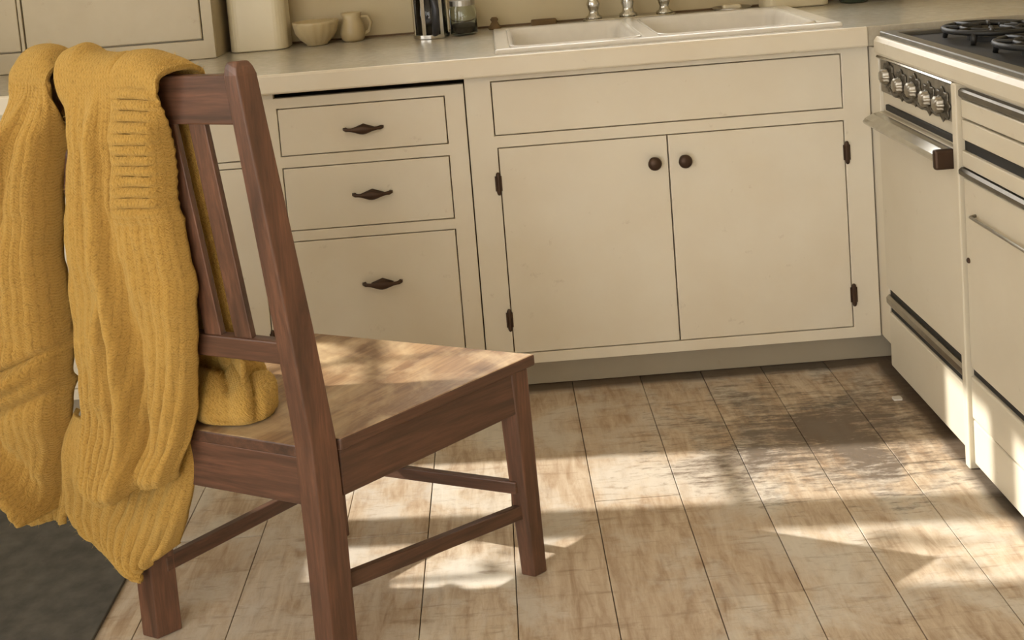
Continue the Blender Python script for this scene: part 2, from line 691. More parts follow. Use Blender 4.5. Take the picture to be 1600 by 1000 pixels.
# the two cabinets to the left, mostly behind the chair and sweater
for (x0, x1, lab) in ((-2.29, -1.598, 'cream base cabinet with one drawer over a door, seen through the chair slats'),
                      (-2.99, -2.294, 'cream base cabinet at the far left end under the counter')):
    r = cab_root('base_cabinet', x0, x1, lab)
    carcass(r, x0, x1)
    ho = [(x0 + .05, x1 - .012, .684, .84), (x0 + .05, x1 - .012, .111, .668)]
    build('face_frame', frame_with(x0, x1, .082, .856, ho, 0, FT), M['paint'], r, bevel=.0015)
    d = front('drawer', r, *ho[0])
    build('pull', pull_bm((x0 + x1) / 2, .76), M['bronze'], d, smooth=True)
    d = front('door', r, *ho[1])
    knob(d, x0 + .10, .6)
    hinge(d, x1 - .010, .57)
    hinge(d, x1 - .010, .2)

# ------------------------------------------------------------------ worktop and sink
SX0, SX1, SY0, SY1 = -.955, -.075, .025, .515
bm = plate([-2.995, .715, SX0, SX1], [-.027, .655, SY0, SY1], [(SX0, SX1, SY0, SY1)], .8585, .9095)   # slab with the sink opening
for v in bm.verts:
    v.co = Vector((v.co.x, v.co.z, v.co.y))
r = empty('worktop', (-1.1, .3, .8585), 'long pale laminate kitchen worktop with a cream front edge', 'worktop')
build('slab', bm, M['counter'], r, bevel=.003, seg=2)
build('front_edge', add_prism(bmesh.new(), [(-.0272, .858), (-.034, .860), (-.036, .864), (-.036, .904), (-.033, .909), (-.0272, .9105)], 0, -2.995, -.020), M['paint'], r, bevel=.001)
ct = r

r = empty('sink', (-.52, .27, .91), 'white porcelain double basin sink set into the worktop', 'sink')


def basin_bm(x0, x1, y0, y1, ztop, depth, rad=.05):
    bm = bmesh.new()

    def loop(inset, z, rr):
        pts = []
        for cx, cy, a0 in ((x1 - inset - rr, y1 - inset - rr, 0), (x0 + inset + rr, y1 - inset - rr, 90),
                           (x0 + inset + rr, y0 + inset + rr, 180), (x1 - inset - rr, y0 + inset + rr, 270)):
            for k in range(6):
                a = math.radians(a0 + k * 18)
                pts.append(bm.verts.new((cx + rr * math.cos(a), cy + rr * math.sin(a), z)))
        return pts
    loops = [loop(0.0, ztop, rad), loop(.006, ztop - .005, rad), loop(.012, ztop - .02, rad), loop(.026, ztop - depth + .03, rad),
             loop(.04, ztop - depth + .006, rad * .8), loop(.06, ztop - depth, rad * .6)]
    for a, b in zip(loops, loops[1:]):
        n = len(a)
        for i in range(n):
            j = (i + 1) % n
            bm.faces.new((a[i], a[j], b[j], b[i]))
    bm.faces.new(loops[-1])
    return bm


BAS = ((-.925, -.578, .052, .485), (-.532, -.115, .052, .485))
# raised rim with two rounded openings
bm = plate([SX0 - .012, SX1 + .012] + [b[i] for b in BAS for i in (0, 1)], [SY0 - .01, SY1 + .012, .052, .485],
           [(b[0], b[1], b[2], b[3]) for b in BAS], .902, .921)
for v in bm.verts:
    v.co = Vector((v.co.x, v.co.z, v.co.y))
build('rim', bm, M['porcelain'], r, bevel=.007, seg=3)
for b in BAS:
    o = build('basin', basin_bm(b[0] - .004, b[1] + .004, b[2] - .004, b[3] + .004, .918, .17, .045), M['porcelain'], r, smooth=True)
    s = o.modifiers.new('thickness', 'SOLIDIFY')
    s.thickness = .006
    s.offset = 1
    build('drain', lathe([(.0, .0), (.03, .0), (.034, .002), (.036, 0)], ((b[0] + b[1]) / 2, .27, .7495), (0, 0, 1), 20, caps=False), M['steel'], o)

# bridge faucet at the back of the sink
r = empty('faucet', (-.54, .575, .91), 'chrome two-handle bridge faucet standing behind the sink', 'faucet')
bm = bmesh.new()
n = 28
poly = []
for k in range(n):
    a = 2 * math.pi * k / n
    poly.append((-.54 + math.copysign(abs(math.cos(a)) ** .35, math.cos(a)) * .145, .575 + math.sin(a) * .03))
add_prism(bm, poly, 2, .9095, .922)
build('base_plate', bm, M['chrome'], r, bevel=.003)
for x in (-.65, -.43):
    h = build('handle', lathe([(.026, .922), (.026, .928), (.017, .934), (.014, .945), (.018, .957), (.021, .968), (.017, .978), (.014, .99), (.024, 1.0), (.026, 1.012), (.012, 1.02), (0, 1.021)],
                              (x, .575, 0), (0, 0, 1), 20), M['chrome'], r, smooth=True)
    build('lever', tube([(x, .575, 1.012), (x + (-.03 if x < -.5 else .03), .56, 1.02), (x + (-.065 if x < -.5 else .065), .55, 1.022)], [.008, .006, .008]), M['chrome'], h, smooth=True)
build('spout_post', lathe([(.028, .922), (.028, .93), (.019, .936), (.017, .95), (.021, .965), (.017, .985), (.015, 1.05)], (-.543, .575, 0), (0, 0, 1), 20), M['chrome'], r, smooth=True)
build('spout', tube([(-.543, .575, 1.045), (-.543, .57, 1.14), (-.543, .54, 1.21), (-.543, .48, 1.245), (-.543, .41, 1.235), (-.543, .36, 1.19), (-.543, .345, 1.15)], .011, 12), M['chrome'], r, smooth=True)

# small things along the back of the sink
o = build('sponge', box(-.845, -.765, .585, .625, .9105, .93), M['sponge'], bevel=.005)
tag(o, 'small brown sponge lying behind the left basin', 'sponge')
r = empty('soap_dish', (-.215, .62, .91), 'shallow metal soap dish with pale soap behind the right basin', 'dish')
build('tray', lathe([(.0, .9105), (.045, .9105), (.06, .922), (.063, .922), (.047, .9085 + .001), (0, .91)], (-.215, .60, 0), (0, 0, 1), 24, caps=False), M['steel'], r, smooth=True)
build('soap_bar', box(-.245, -.185, .585, .615, .912, .93), M['soap'], r, bevel=.008, seg=3)
o = build('bottle_stopper', lathe([(.0, .9105), (.018, .9105), (.022, .916), (.014, .926), (.009, .935), (.013, .942), (.008, .949), (0, .95)], (-.96, .60, 0), (0, 0, 1), 16), M['sponge'], smooth=True)
tag(o, 'small brown turned stopper standing right of the coffee press', 'stopper')

# ------------------------------------------------------------------ hutch, canister, bowl, press on the worktop
x0, x1, yf = -2.985, -1.797, .44
r = empty('counter_cupboard', (-2.39, .55, .91), 'aged cream cupboard with panelled doors standing on the worktop at left', 'cupboard')
build('cupboard_body', box(x0, x1, yf + .021, .655, .9105, 1.62), M['hutch'], r)
ho = [(-2.97, -2.372, .972, 1.56), (-2.362, -1.83, .966, 1.56)]
build('face_frame', frame_with(x0, x1, .9105, 1.62, ho, yf, yf + FT), M['hutch'], r, bevel=.0015)
for h, kx in zip(ho, (-2.43, -2.31)):
    d = build('door', box(h[0] + .004, h[1] - .004, yf + .001, yf + FT - .001, h[2] + .004, h[3] - .004), M['hutch'], r, bevel=.003)
    build('knob', lathe([(.012, 0), (.007, .006), (.016, .018), (.012, .026), (0, .028)], (kx, yf + .001, 1.25), (0, -1, 0), 16), M['bronze'], d, smooth=True)


def rounded_box(x0, x1, y0, y1, z0, z1, rad, k=6):
    poly = []
    for cx, cy, a0 in ((x1 - rad, y1 - rad, 0), (x0 + rad, y1 - rad, 90), (x0 + rad, y0 + rad, 180), (x1 - rad, y0 + rad, 270)):
        for i in range(k + 1):
            a = math.radians(a0 + 90 * i / k)
            poly.append((cx + rad * math.cos(a), cy + rad * math.sin(a)))
    return add_prism(bmesh.new(), poly, 2, z0, z1)


r = empty('canister', (-1.69, .57, .91), 'tall cream enamel canister with rounded corners beside the cupboard', 'canister')
build('body', rounded_box(-1.778, -1.6, .52, .645, .9105, 1.16, .035), M['canister'], r, bevel=.004)
lid = build('lid', rounded_box(-1.782, -1.596, .516, .649, 1.161, 1.19, .037), M['canister'], r, bevel=.006)
build('knob', lathe([(.01, 1.19), (.008, 1.197), (.016, 1.207), (.012, 1.216), (0, 1.218)], (-1.69, .58, 0), (0, 0, 1), 16), M['bronze'], lid, smooth=True)

r = empty('fluted_bowl', (-1.515, .575, .91), 'cream fluted bowl between the canister and the small jug', 'bowl')
build('bowl_body', lathe([(.0, .9105), (.032, .9105), (.034, .916), (.05, .93), (.064, .952), (.07, .978), (.071, .985), (.067, .985), (.06, .955), (.045, .933), (.0, .922)],
                         (-1.515, .572, 0), (0, 0, 1), 64, caps=False, flute=16, famp=.025), M['crock'], r, smooth=True)
r = empty('small_jug', (-1.405, .60, .91), 'small cream jug with a handle against the wall right of the bowl', 'jug')
build('jug_body', lathe([(.0, .9105), (.03, .9105), (.036, .92), (.04, .94), (.034, .965), (.028, .982), (.033, 1.0), (.030, 1.0), (.025, .98), (.03, .96), (.034, .94), (.028, .92), (0, .918)],
                        (-1.405, .60, 0), (0, 0, 1), 24, caps=False), M['crock'], r, smooth=True)
build('handle', tube([(-1.377, .60, .985), (-1.355, .60, .985), (-1.345, .60, .965), (-1.353, .60, .94), (-1.371, .60, .93)], .005, 8), M['crock'], r, smooth=True)

r = empty('coffee_press', (-1.155, .53, .91), 'glass coffee press in a chrome frame with a black handle on the worktop', 'coffee press')
cx, cy = -1.155, .53
g = lathe([(.0, .917), (.046, .917), (.05, .921), (.05, 1.07), (.0475, 1.07), (.0475, .923), (.0, .9195)], (cx, cy, 0), (0, 0, 1), 32, caps=False)
build('beaker', g, M['glass'], r, smooth=True)
build('coffee_fill', lathe([(0, .924), (.0465, .924), (.0465, .965), (0, .965)], (cx, cy, 0), (0, 0, 1), 28, caps=False), M['coffee'], r)
bm = lathe([(.052, .911), (.056, .911), (.056, .922), (.0515, .922), (.0515, .9165), (.0, .9165), (.0, .911), (.052, .911)], (cx, cy, 0), (0, 0, 1), 32, caps=False)
for z in (1.04,):
    add_lathe(bm, [(.0508, z), (.0535, z), (.0535, z + .012), (.0508, z + .012), (.0508, z)], (cx, cy, 0), (0, 0, 1), 32, caps=False)
for a in (200, 250, 310, 10, 70, 130):
    ca, sa = math.cos(math.radians(a)), math.sin(math.radians(a))
    q = [(cx + .0512 * ca - .006 * sa, cy + .0512 * sa + .006 * ca), (cx + .0512 * ca + .006 * sa, cy + .0512 * sa - .006 * ca),
         (cx + .0545 * ca + .006 * sa, cy + .0545 * sa - .006 * ca), (cx + .0545 * ca - .006 * sa, cy + .0545 * sa + .006 * ca)]
    add_hexa(bm, [(*p, .915) for p in q], [(*p, 1.045) for p in q])
build('frame', bm, M['chrome'], r)
ca, sa = math.cos(math.radians(283)), math.sin(math.radians(283))
hd = lambda rr, z: (cx + rr * ca, cy + rr * sa, z)
build('handle', tube([hd(.054, 1.045), hd(.075, 1.05), hd(.09, 1.035), hd(.094, 1.0), hd(.09, .955), hd(.075, .93), hd(.056, .925)], [.008, .010, .012, .0125, .0125, .011, .008], 12), M['plastic'], r, smooth=True)
lid = build('lid', lathe([(.051, 1.07), (.056, 1.07), (.056, 1.082), (.04, 1.092), (.008, 1.097), (.005, 1.097)], (cx, cy, 0), (0, 0, 1), 28, caps=False), M['chrome'], r, smooth=True)
build('plunger_knob', lathe([(.003, .97), (.003, 1.12), (.012, 1.124), (.014, 1.133), (.009, 1.141), (0, 1.143)], (cx, cy, 0), (0, 0, 1), 14), M['plastic'], r, smooth=True)

r = empty('storage_jar', (-1.055, .52, .91), 'low glass jar of dark coffee beside the coffee press', 'jar')
cx, cy = -1.055, .535
build('glass', lathe([(.0, .911), (.038, .911), (.042, .915), (.042, .99), (.036, 1.0), (.036, 1.01), (.034, 1.01), (.034, .999), (.0397, .988), (.0397, .917), (.0, .9135)], (cx, cy, 0), (0, 0, 1), 28, caps=False), M['glass'], r, smooth=True)
build('coffee_fill', lathe([(0, .9145), (.039, .918), (.039, .936), (0, .938)], (cx, cy, 0), (0, 0, 1), 24, caps=False), M['coffee'], r)
build('lid', lathe([(.038, 1.0), (.039, 1.0), (.039, 1.016), (.0, 1.018)], (cx, cy, 0), (0, 0, 1), 24, caps=False), M['steel'], r)

# things at the back right of the worktop, cut by the top of the frame
r = empty('enamel_tin', (-.04, .60, .91), 'squat cream tin at the back of the worktop right of the sink', 'tin')
build('body', rounded_box(-.125, .075, .535, .645, .9105, 1.03, .03), M['canister'], r, bevel=.004)
build('lid', rounded_box(-.129, .079, .531, .649, 1.031, 1.05, .032), M['canister'], r, bevel=.004)
gb = [(.0, .9105), (.04, .9105), (.044, .916), (.044, 1.05), (.036, 1.08), (.016, 1.105), (.014, 1.15), (.018, 1.152), (.018, 1.165), (0, 1.165)]
o = build('glazed_bottle', lathe(gb, (.155, .56, 0), (0, 0, 1), 24), M['green'], smooth=True)
tag(o, 'dark green glazed bottle just right of the cream tin', 'bottle', 'dark bottles at the back right')
o = build('glazed_bottle', lathe(gb, (.262, .575, 0), (0, 0, 1), 24), M['green'], smooth=True)
tag(o, 'dark green glazed bottle nearest the right wall', 'bottle', 'dark bottles at the back right')

# ------------------------------------------------------------------ stove
r = empty('stove', (.33, -.62, 0), 'cream enamel gas stove with chrome trim and black cast iron grates', 'stove')
YA, YB = -.062, -1.23
build('body', box(.004, .66, YB, YA, .03, .885), M['paint2'], r)
build('shadow_plinth', box(.03, .65, YB, YA - .01, .001, .031), M['black'], r)  # recessed base, black to stand in for the shadow line at the floor
bm = add_prism(bmesh.new(), [(.006, .842), (-.012, .842), (-.016, .85), (-.016, .878), (-.008, .8885), (.03, .8885)], 1, YB, YA)
build('apron', bm, M['paint2'], r, bevel=.002)
build('apron_trim', add_prism(bmesh.new(), [(.004, .833), (-.009, .833), (-.012, .8365), (-.009, .8405), (.004, .8405)], 1, -.49, YA), M['chrome'], r)
# cooktop: grey enamel edge round a black well
bm = plate([.0, .655, .034, .60], [YB, YA, -1.14, -.10], [(.034, .60, -1.14, -.10)], .8865, .9)
for v in bm.verts:
    v.co = Vector((v.co.x, v.co.z, v.co.y))
build('cooktop_edge', bm, M['grey'], r, bevel=.003)
build('burner_well', box(.034, .60, -1.14, -.10, .886, .8895), M['black'], r)
for (bx, by) in ((.185, -.26), (.175, -.53), (.46, -.26), (.46, -.53), (.175, -.86), (.46, -.86)):
    g = lathe([(.05, .8895), (.05, .9), (.043, .906), (.028, .906), (.028, .911), (.0, .913)], (bx, by, 0), (0, 0, 1), 24, caps=False)
    b = build('burner', g, M['iron'], r, smooth=False)
    bm = bmesh.new()
    pts = [(bx + .100 * math.cos(2 * math.pi * k / 28), by + .100 * math.sin(2 * math.pi * k / 28), .916) for k in range(29)]
    add_tube(bm, pts, .0065, 8, caps=False)
    pts = [(bx + .062 * math.cos(2 * math.pi * k / 24), by + .062 * math.sin(2 * math.pi * k / 24), .918) for k in range(25)]
    add_tube(bm, pts, .005, 8, caps=False)
    for k in range(8):
        a = 2 * math.pi * (k + .5) / 8
        ca, sa = math.cos(a), math.sin(a)
        add_tube(bm, [(bx + .03 * ca, by + .03 * sa, .920), (bx + .103 * ca, by + .103 * sa, .918)], .0055, 6)
    for k in range(4):
        a = 2 * math.pi * (k + .5) / 4
        ca, sa = math.cos(a), math.sin(a)
        add_tube(bm, [(bx + .098 * ca, by + .098 * sa, .917), (bx + .105 * ca, by + .105 * sa, .8895)], [.008, .006], 6)
    build('grate', bm, M['iron'], r, smooth=True)
# control panel with cast rosettes and fluted knobs
build('control_panel', box(-.003, .006, -.485, -.066,   .748, .831), M['panel'], r, bevel=.002)
for k, (ky, kz) in enumerate(((-.125, .796), (-.205, .786), (-.285, .788), (-.362, .782), (-.432, .782))):
    e = build('rosette', lathe([(.033, 0), (.036, .003), (.03, .006), (.027, .004), (.022, .007), (.018, .005)], (-.003, ky, kz), (-1, 0, 0), 40, flute=8, famp=.14), M['darksteel'], r, smooth=True)
    kb = build('knob', lathe([(.018, .005), (.019, .009), (.016, .012), (.017, .019), (.013, .023), (.0, .024)], (-.003, ky, kz), (-1, 0, 0), 40, flute=10, famp=.09), M['steel'], e, smooth=True)
# raised cast swags under the knobs
bm = bmesh.new()
for k in range(4):
    ya, yb = -.125 - .078 * k, -.205 - .078 * k
    pts = [(-.005, ya + (yb - ya) * t / 8, .772 - .017 * math.sin(math.pi * t / 8)) for t in range(9)]
    add_tube(bm, pts, [.003, .004, .005, .006, .0065, .006, .005, .004, .003], 8)
build('cast_swag', bm, M['darksteel'], r, smooth=True)
build('vent_slot', box(-.0035, .006, -.495, -.09, .704, .719), M['black'], r, bevel=.002)
d = build('oven_door', box(-.014, .004, -.503, -.066, .24, .698), M['paint2'], r, bevel=.005, seg=3)
bm = add_prism(bmesh.new(), [(-.013, .6975), (-.03, .694), (-.05, .684), (-.056, .676), (-.052, .669), (-.046, .674), (-.026, .684), (-.013, .686)], 1, -.488, -.07)
build('handle', bm, M['chrome'], d, bevel=.0015)
build('handle_bracket', box(-.058, -.012, -.505, -.488, .655, .699), M['bronze'], d, bevel=.006)
build('lower_slot', box(-.003, .006, -.503, -.066, .17, .236), M['black'], r)
build('lower_trim', add_prism(bmesh.new(), [(.004, .192), (-.010, .192), (-.014, .198), (-.014, .212), (-.008, .218), (.004, .218)], 1, -.503, -.064), M['steel'], r)
build('broiler_drawer', box(-.010, .006, -.503, -.066, .03, .174), M['paint2'], r, bevel=.004)
build('divider_trim', box(-.02, .006, -.527, -.506, .001, .842), M['paint2'], r, bevel=.003)
# right hand section
build('trim_strip', add_prism(bmesh.new(), [(.004, .814), (-.010, .814), (-.014, .818), (-.014, .829), (-.010, .833), (.004, .833)], 1, YB, -.53), M['darksteel'], r)
build('upper_panel', box(-.010, .006, YB, -.53, .772, .811), M['paint2'], r, bevel=.003)
build('middle_panel', box(-.010, .006, YB, -.53, .725, .768), M['paint2'], r, bevel=.003)
build('vent_slot', box(-.004, .006, YB, -.53, .702, .722), M['black'], r)
build('drawer_rail', box(-.012, .006, YB, -.53, .668, .702), M['paint2'], r, bevel=.003)
build('pull_strip', add_prism(bmesh.new(), [(.004, .648), (-.014, .648), (-.02, .653), (-.02, .661), (-.014, .666), (.004, .666)], 1, YB, -.53), M['darksteel'], r)
d = build('warming_door', box(-.012, .004, YB + .01, -.533, .232, .645), M['paint2'], r, bevel=.004)
build('handle', tube([(-.012, -.584, .577), (-.026, -.59, .577), (-.026, -1.15, .577), (-.012, -1.156, .577)], .0035, 8), M['steel'], d, smooth=True)
build('screw', lathe([(.006, 0), (.006, .002), (.004, .004), (0, .004)], (-.012, -.545, .47), (-1, 0, 0), 12), M['bronze'], d)
build('lower_slot', box(-.004, .006, YB, -.53, .214, .229), M['black'], r)
build('lower_drawer', box(-.012, .006, YB, -.53, .118, .212), M['paint2'], r, bevel=.004)
build('kick_panel', box(-.010, .006, YB, -.53, .016, .114), M['paint2'], r, bevel=.003)

# ------------------------------------------------------------------ chair
U = Vector((.914, -.407, 0))          # to the chair's right, along its back
V = Vector((.836, .55, 0))            # forward along its right side
NV = Vector((-.407, -.914, 0))        # out of the back, towards the viewer
ZS = (0, .242, .42, .622, .776, .975, 1.07, 1.25)
RX = (-1.318, -1.318, -1.3197, -1.3340, -1.3472, -1.3640, -1.3715, -1.384)
RY = (-1.027, -1.027, -1.0285, -1.0400, -1.0506, -1.0642, -1.0708, -1.081)


def interp(z, xs, ys):
    if z <= xs[0]:
        return ys[0]
    for a, b, c, d in zip(xs, xs[1:], ys, ys[1:]):
        if z <= b:
            return c + (d - c) * (z - a) / (b - a)
    return ys[-1]


def ridge(z):
    return Vector((interp(z, ZS, RX), interp(z, ZS, RY), z))


def bp(s, n, z):
    """a point on the chair back: s to the left, n out of the back, z up"""
    return ridge(z) - U * s + NV * n


WOODUP = m_wood('brown_wood_upright', '#694734', '#3f2b1f', (0, 0, 1), .4)
WOODU = m_wood('brown_wood_rail', '#654432', '#3d2a1e', U, .42)
WOODV = m_wood('brown_wood_side', '#5e402f', '#3a281d', V, .42)
WOODS = m_wood('worn_seat_wood', '#987a57', '#6b4f37', (V + Vector((.0, .2, 0))), .38, .8, worn='#d2bc94')

ch = empty('dining_chair', (-1.29, -.82, 0), 'brown wooden slat back dining chair with a worn seat, a mustard sweater over its back', 'chair')


def back_post(s0, s1, top):
    bm = bmesh.new()
    zs = [0, .1, .242, .33, .42, .52, .622, .70, .776, .88, .975, 1.03, top - .022, top - .010, top - .003, top]
    rings = []
    for z in zs:
        k = max(0, min(1, (z - .35) / .7))
        w = (s1 - s0) * (1 - .30 * k)
        dep = .046 * (1 - .25 * k)
        sm = s0 if s0 < .1 else s1 - w
        rnd = 0
        if z > top - .025:
            f = (z - (top - .025)) / .025
            rnd = .010 * f * f
        a = bp(sm, 0, z)
        b = bp(sm + w, 0, z)
        c = bp(sm + w, 0, z) + V * dep
        d_ = bp(sm, 0, z) + V * dep
        cen = (a + b + c + d_) / 4
        rings.append([bm.verts.new(p + (cen - p).normalized() * rnd) for p in (a, b, c, d_)])
    for p, q in zip(rings, rings[1:]):
        for i in range(4):
            j = (i + 1) % 4
            bm.faces.new((p[i], p[j], q[j], q[i]))
    bm.faces.new(rings[0])
    bm.faces.new(rings[-1])
    return bm


build('back_post', back_post(0.0, .036, 1.075), WOODUP, ch, bevel=.0022, seg=2)
build('back_post', back_post(.384, .420, 1.075), WOODUP, ch, bevel=.0022, seg=2)


def back_bar(s0, s1, z0, z1, n0, n1):
    """a rail between the posts, its face following the lean of the back"""
    bm = bmesh.new()
    add_hexa(bm, [bp(s0, n0, z0), bp(s1, n0, z0), bp(s1, n1, z0), bp(s0, n1, z0)],
             [bp(s0, n0, z1), bp(s1, n0, z1), bp(s1, n1, z1), bp(s0, n1, z1)])
    return bm


build('top_rail', back_bar(.020, .402, .972, 1.053, -.006, -.028), WOODU, ch, bevel=.003)
build('lower_rail', back_bar(.030, .392, .560, .600, -.010, -.032), WOODU, ch, bevel=.003)
for sl in (.09, .153, .216, .279):
    bm = bmesh.new()
    add_hexa(bm, [bp(sl, -.014, .598), bp(sl + .036, -.014, .598), bp(sl + .036, -.027, .598), bp(sl, -.027, .598)],
             [bp(sl, -.011, .974), bp(sl + .034, -.011, .974), bp(sl + .034, -.023, .974), bp(sl, -.023, .974)])
    build('slat', bm, WOODUP, ch, bevel=.002)

# seat: rear corners notched round the posts
RR = ridge(.42) + V * .05 + U * .002
RL = ridge(.42) - U * .420 + Vector((.766, .643, 0)) * .05 - U * .002
FR = Vector((-.938, -.770, .44))
FL = Vector((-1.385, -.578, .44))
ST = .022


def seat_z(p):
    return .42 + .02 * ((p - ridge(.42)).dot(V)) / .42


def at(p, z):
    return Vector((p.x, p.y, z))


BRr = ridge(.42) - U * .038 + V * .004
BRl = ridge(.42) - U * .382 + V * .004
nr = ridge(.42) - U * .038 + V * .049
nl = ridge(.42) - U * .382 + V * .049
outline = [RR, FR, FL, RL, nl, BRl, BRr, nr]
bm = bmesh.new()
top = []
bot = []
for p in outline:
    z = .42 if p is not FR and p is not FL else .44
    top.append(bm.verts.new(at(p, z)))
    bot.append(bm.verts.new(at(p, z - ST)))
bm.faces.new(top)
bm.faces.new(bot[::-1])
for i in range(len(top)):
    j = (i + 1) % len(top)
    bm.faces.new((bot[i], bot[j], top[j], top[i]))
seat = build('seat', bm, WOODS, ch, bevel=.003, seg=2)
seat.data.materials.append(WOODV)          # the edges keep their dark finish
for p in seat.data.polygons:
    if abs(p.normal.z) < .5:
        p.material_index = 1


def bar(p, q, z0a, z1a, z0b, z1b, th, side):
    """a rail from p to q, th thick towards the side vector"""
    s = side.normalized() * th
    bm = bmesh.new()
    add_hexa(bm, [at(p, z0a), at(q, z0b), at(q + s, z0b), at(p + s, z0a)], [at(p, z1a), at(q, z1b), at(q + s, z1b), at(p + s, z1a)])
    return bm


inw = (FL - FR).normalized()
# front legs
def front_leg(corner, du, dv):
    """corner: outer front corner; du, dv: inward directions along front and side"""
    bm = bmesh.new()
    rings = []
    for z, w in ((.0, .029), (.2, .033), (.416, .036)):
        o = corner + Vector((.012, .022, 0)) * ((.416 - z) / .416) * .6
        rings.append([bm.verts.new(at(o + du * a + dv * b, z)) for a, b in ((0, 0), (w, 0), (w, w), (0, w))])
    for p, q in zip(rings, rings[1:]):
        for i in range(4):
            j = (i + 1) % 4
            bm.faces.new((p[i], p[j], q[j], q[i]))
    bm.faces.new(rings[0])
    bm.faces.new(rings[-1])
    return bm


dR = (RR - FR).normalized()
dL = (RL - FL).normalized()
frc = FR + dR * .012 + inw * .006
flc = FL + dL * .012 - inw * .010
build('front_leg', front_leg(frc, inw, dR), WOODUP, ch, bevel=.003)
build('front_leg', front_leg(flc, -inw, dL), WOODUP, ch, bevel=.003)
# aprons
build('apron', bar(RR - U * .006 + V * .002, frc + dR * .006 + inw * .004, .318, .398, .335, .418, .02, inw), WOODV, ch, bevel=.002)
build('apron', bar(RL + U * .008, flc + dL * .006 - inw * .004, .318, .398, .335, .418, .02, -inw), WOODV, ch, bevel=.002)
build('apron', bar(ridge(.4) - U * .034 + V * .006, ridge(.4) - U * .374 + V * .006, .314, .399, .314, .399, .02, V), WOODU, ch, bevel=.002)
build('apron', bar(frc + inw * .02 + dR * .006, flc - inw * .02 + dL * .006, .335, .418, .335, .418, .02, dR), WOODU, ch, bevel=.002)
# stretchers
build('stretcher', bar(ridge(.2) - U * .012 + V * .03, frc + inw * .018 + dR * .01, .150, .178, .118, .146, .016, inw), WOODV, ch, bevel=.002)
build('stretcher', bar(ridge(.2) - U * .398 + V * .03, flc - inw * .018 + dL * .01, .118, .146, .128, .156, .016, -inw), WOODV, ch, bevel=.002)
build('stretcher', bar(frc + inw * .02 + dR * .012, flc - inw * .02 + dL * .012, .172, .196, .165, .189, .016, dR), WOODU, ch, bevel=.002)

# ------------------------------------------------------------------ sweater over the chair back
sw = empty('sweater', tuple(bp(.24, 0, 1.08)), 'chunky mustard yellow knitted sweater draped over the back of the wooden chair', 'sweater')


def smooth01(t):
    t = max(0.0, min(1.0, t))
    return t * t * (3 - 2 * t)


def lookup(tab, x):
    """tab: (key, value) rising in key"""
    if x <= tab[0][0]:
        return tab[0][1]
    for (a, b), (c, d) in zip(tab, tab[1:]):
        if x <= c:
            return b + (d - b) * (x - a) / (c - a)
    return tab[-1][1]


def cloth(name, rows, cols, fn, thick=.010, mat=None):
    """a sheet: fn(i/cols, j/rows) -> (point, u, v); solid with rounded rims"""
    bm = bmesh.new()
    uvl = bm.loops.layers.uv.new('UVMap')
    grid = []
    uvs = {}
    for j in range(rows + 1):
        line = []
        for i in range(cols + 1):
            p, uu, vv = fn(i / cols, j / rows)
            vtx = bm.verts.new(p)
            uvs[vtx] = (uu, vv)
            line.append(vtx)
        grid.append(line)
    for j in range(rows):
        for i in range(cols):
            f = bm.faces.new((grid[j][i], grid[j][i + 1], grid[j + 1][i + 1], grid[j + 1][i]))
            f.smooth = True
            for lp in f.loops:
                lp[uvl].uv = uvs[lp.vert]
    o = build(name, bm, mat or M['knit'], sw, recalc=False)
    s = o.modifiers.new('thickness', 'SOLIDIFY')
    s.thickness = thick
    s.offset = 0
    return o


# outlines of the hanging body in (z, s), measured on the chair back
A_R = [(.29, .295), (.348, .270), (.406, .243), (.527, .210), (.597, .190), (.689, .172), (.777, .170), (.837, .170), (.946, .152), (1.025, .138), (1.056, .126), (1.09, .104)]
A_L = [(.29, .462), (.328, .472), (.365, .472), (.457, .466), (.529, .460), (.647, .442), (.817, .398), (.934, .354), (1.008, .343), (1.055, .341), (1.09, .335)]
A_BOT = [(.25, .352), (.28, .346), (.339, .332), (.372, .308), (.405, .293), (.432, .291), (.455, .303), (.475, .338)]


def wob(x, y, z, sc, amp):
    return noise.noise(Vector((x, y, z)) * sc) * amp


def gau(x, w):
    return math.exp(-(x / w) ** 2)


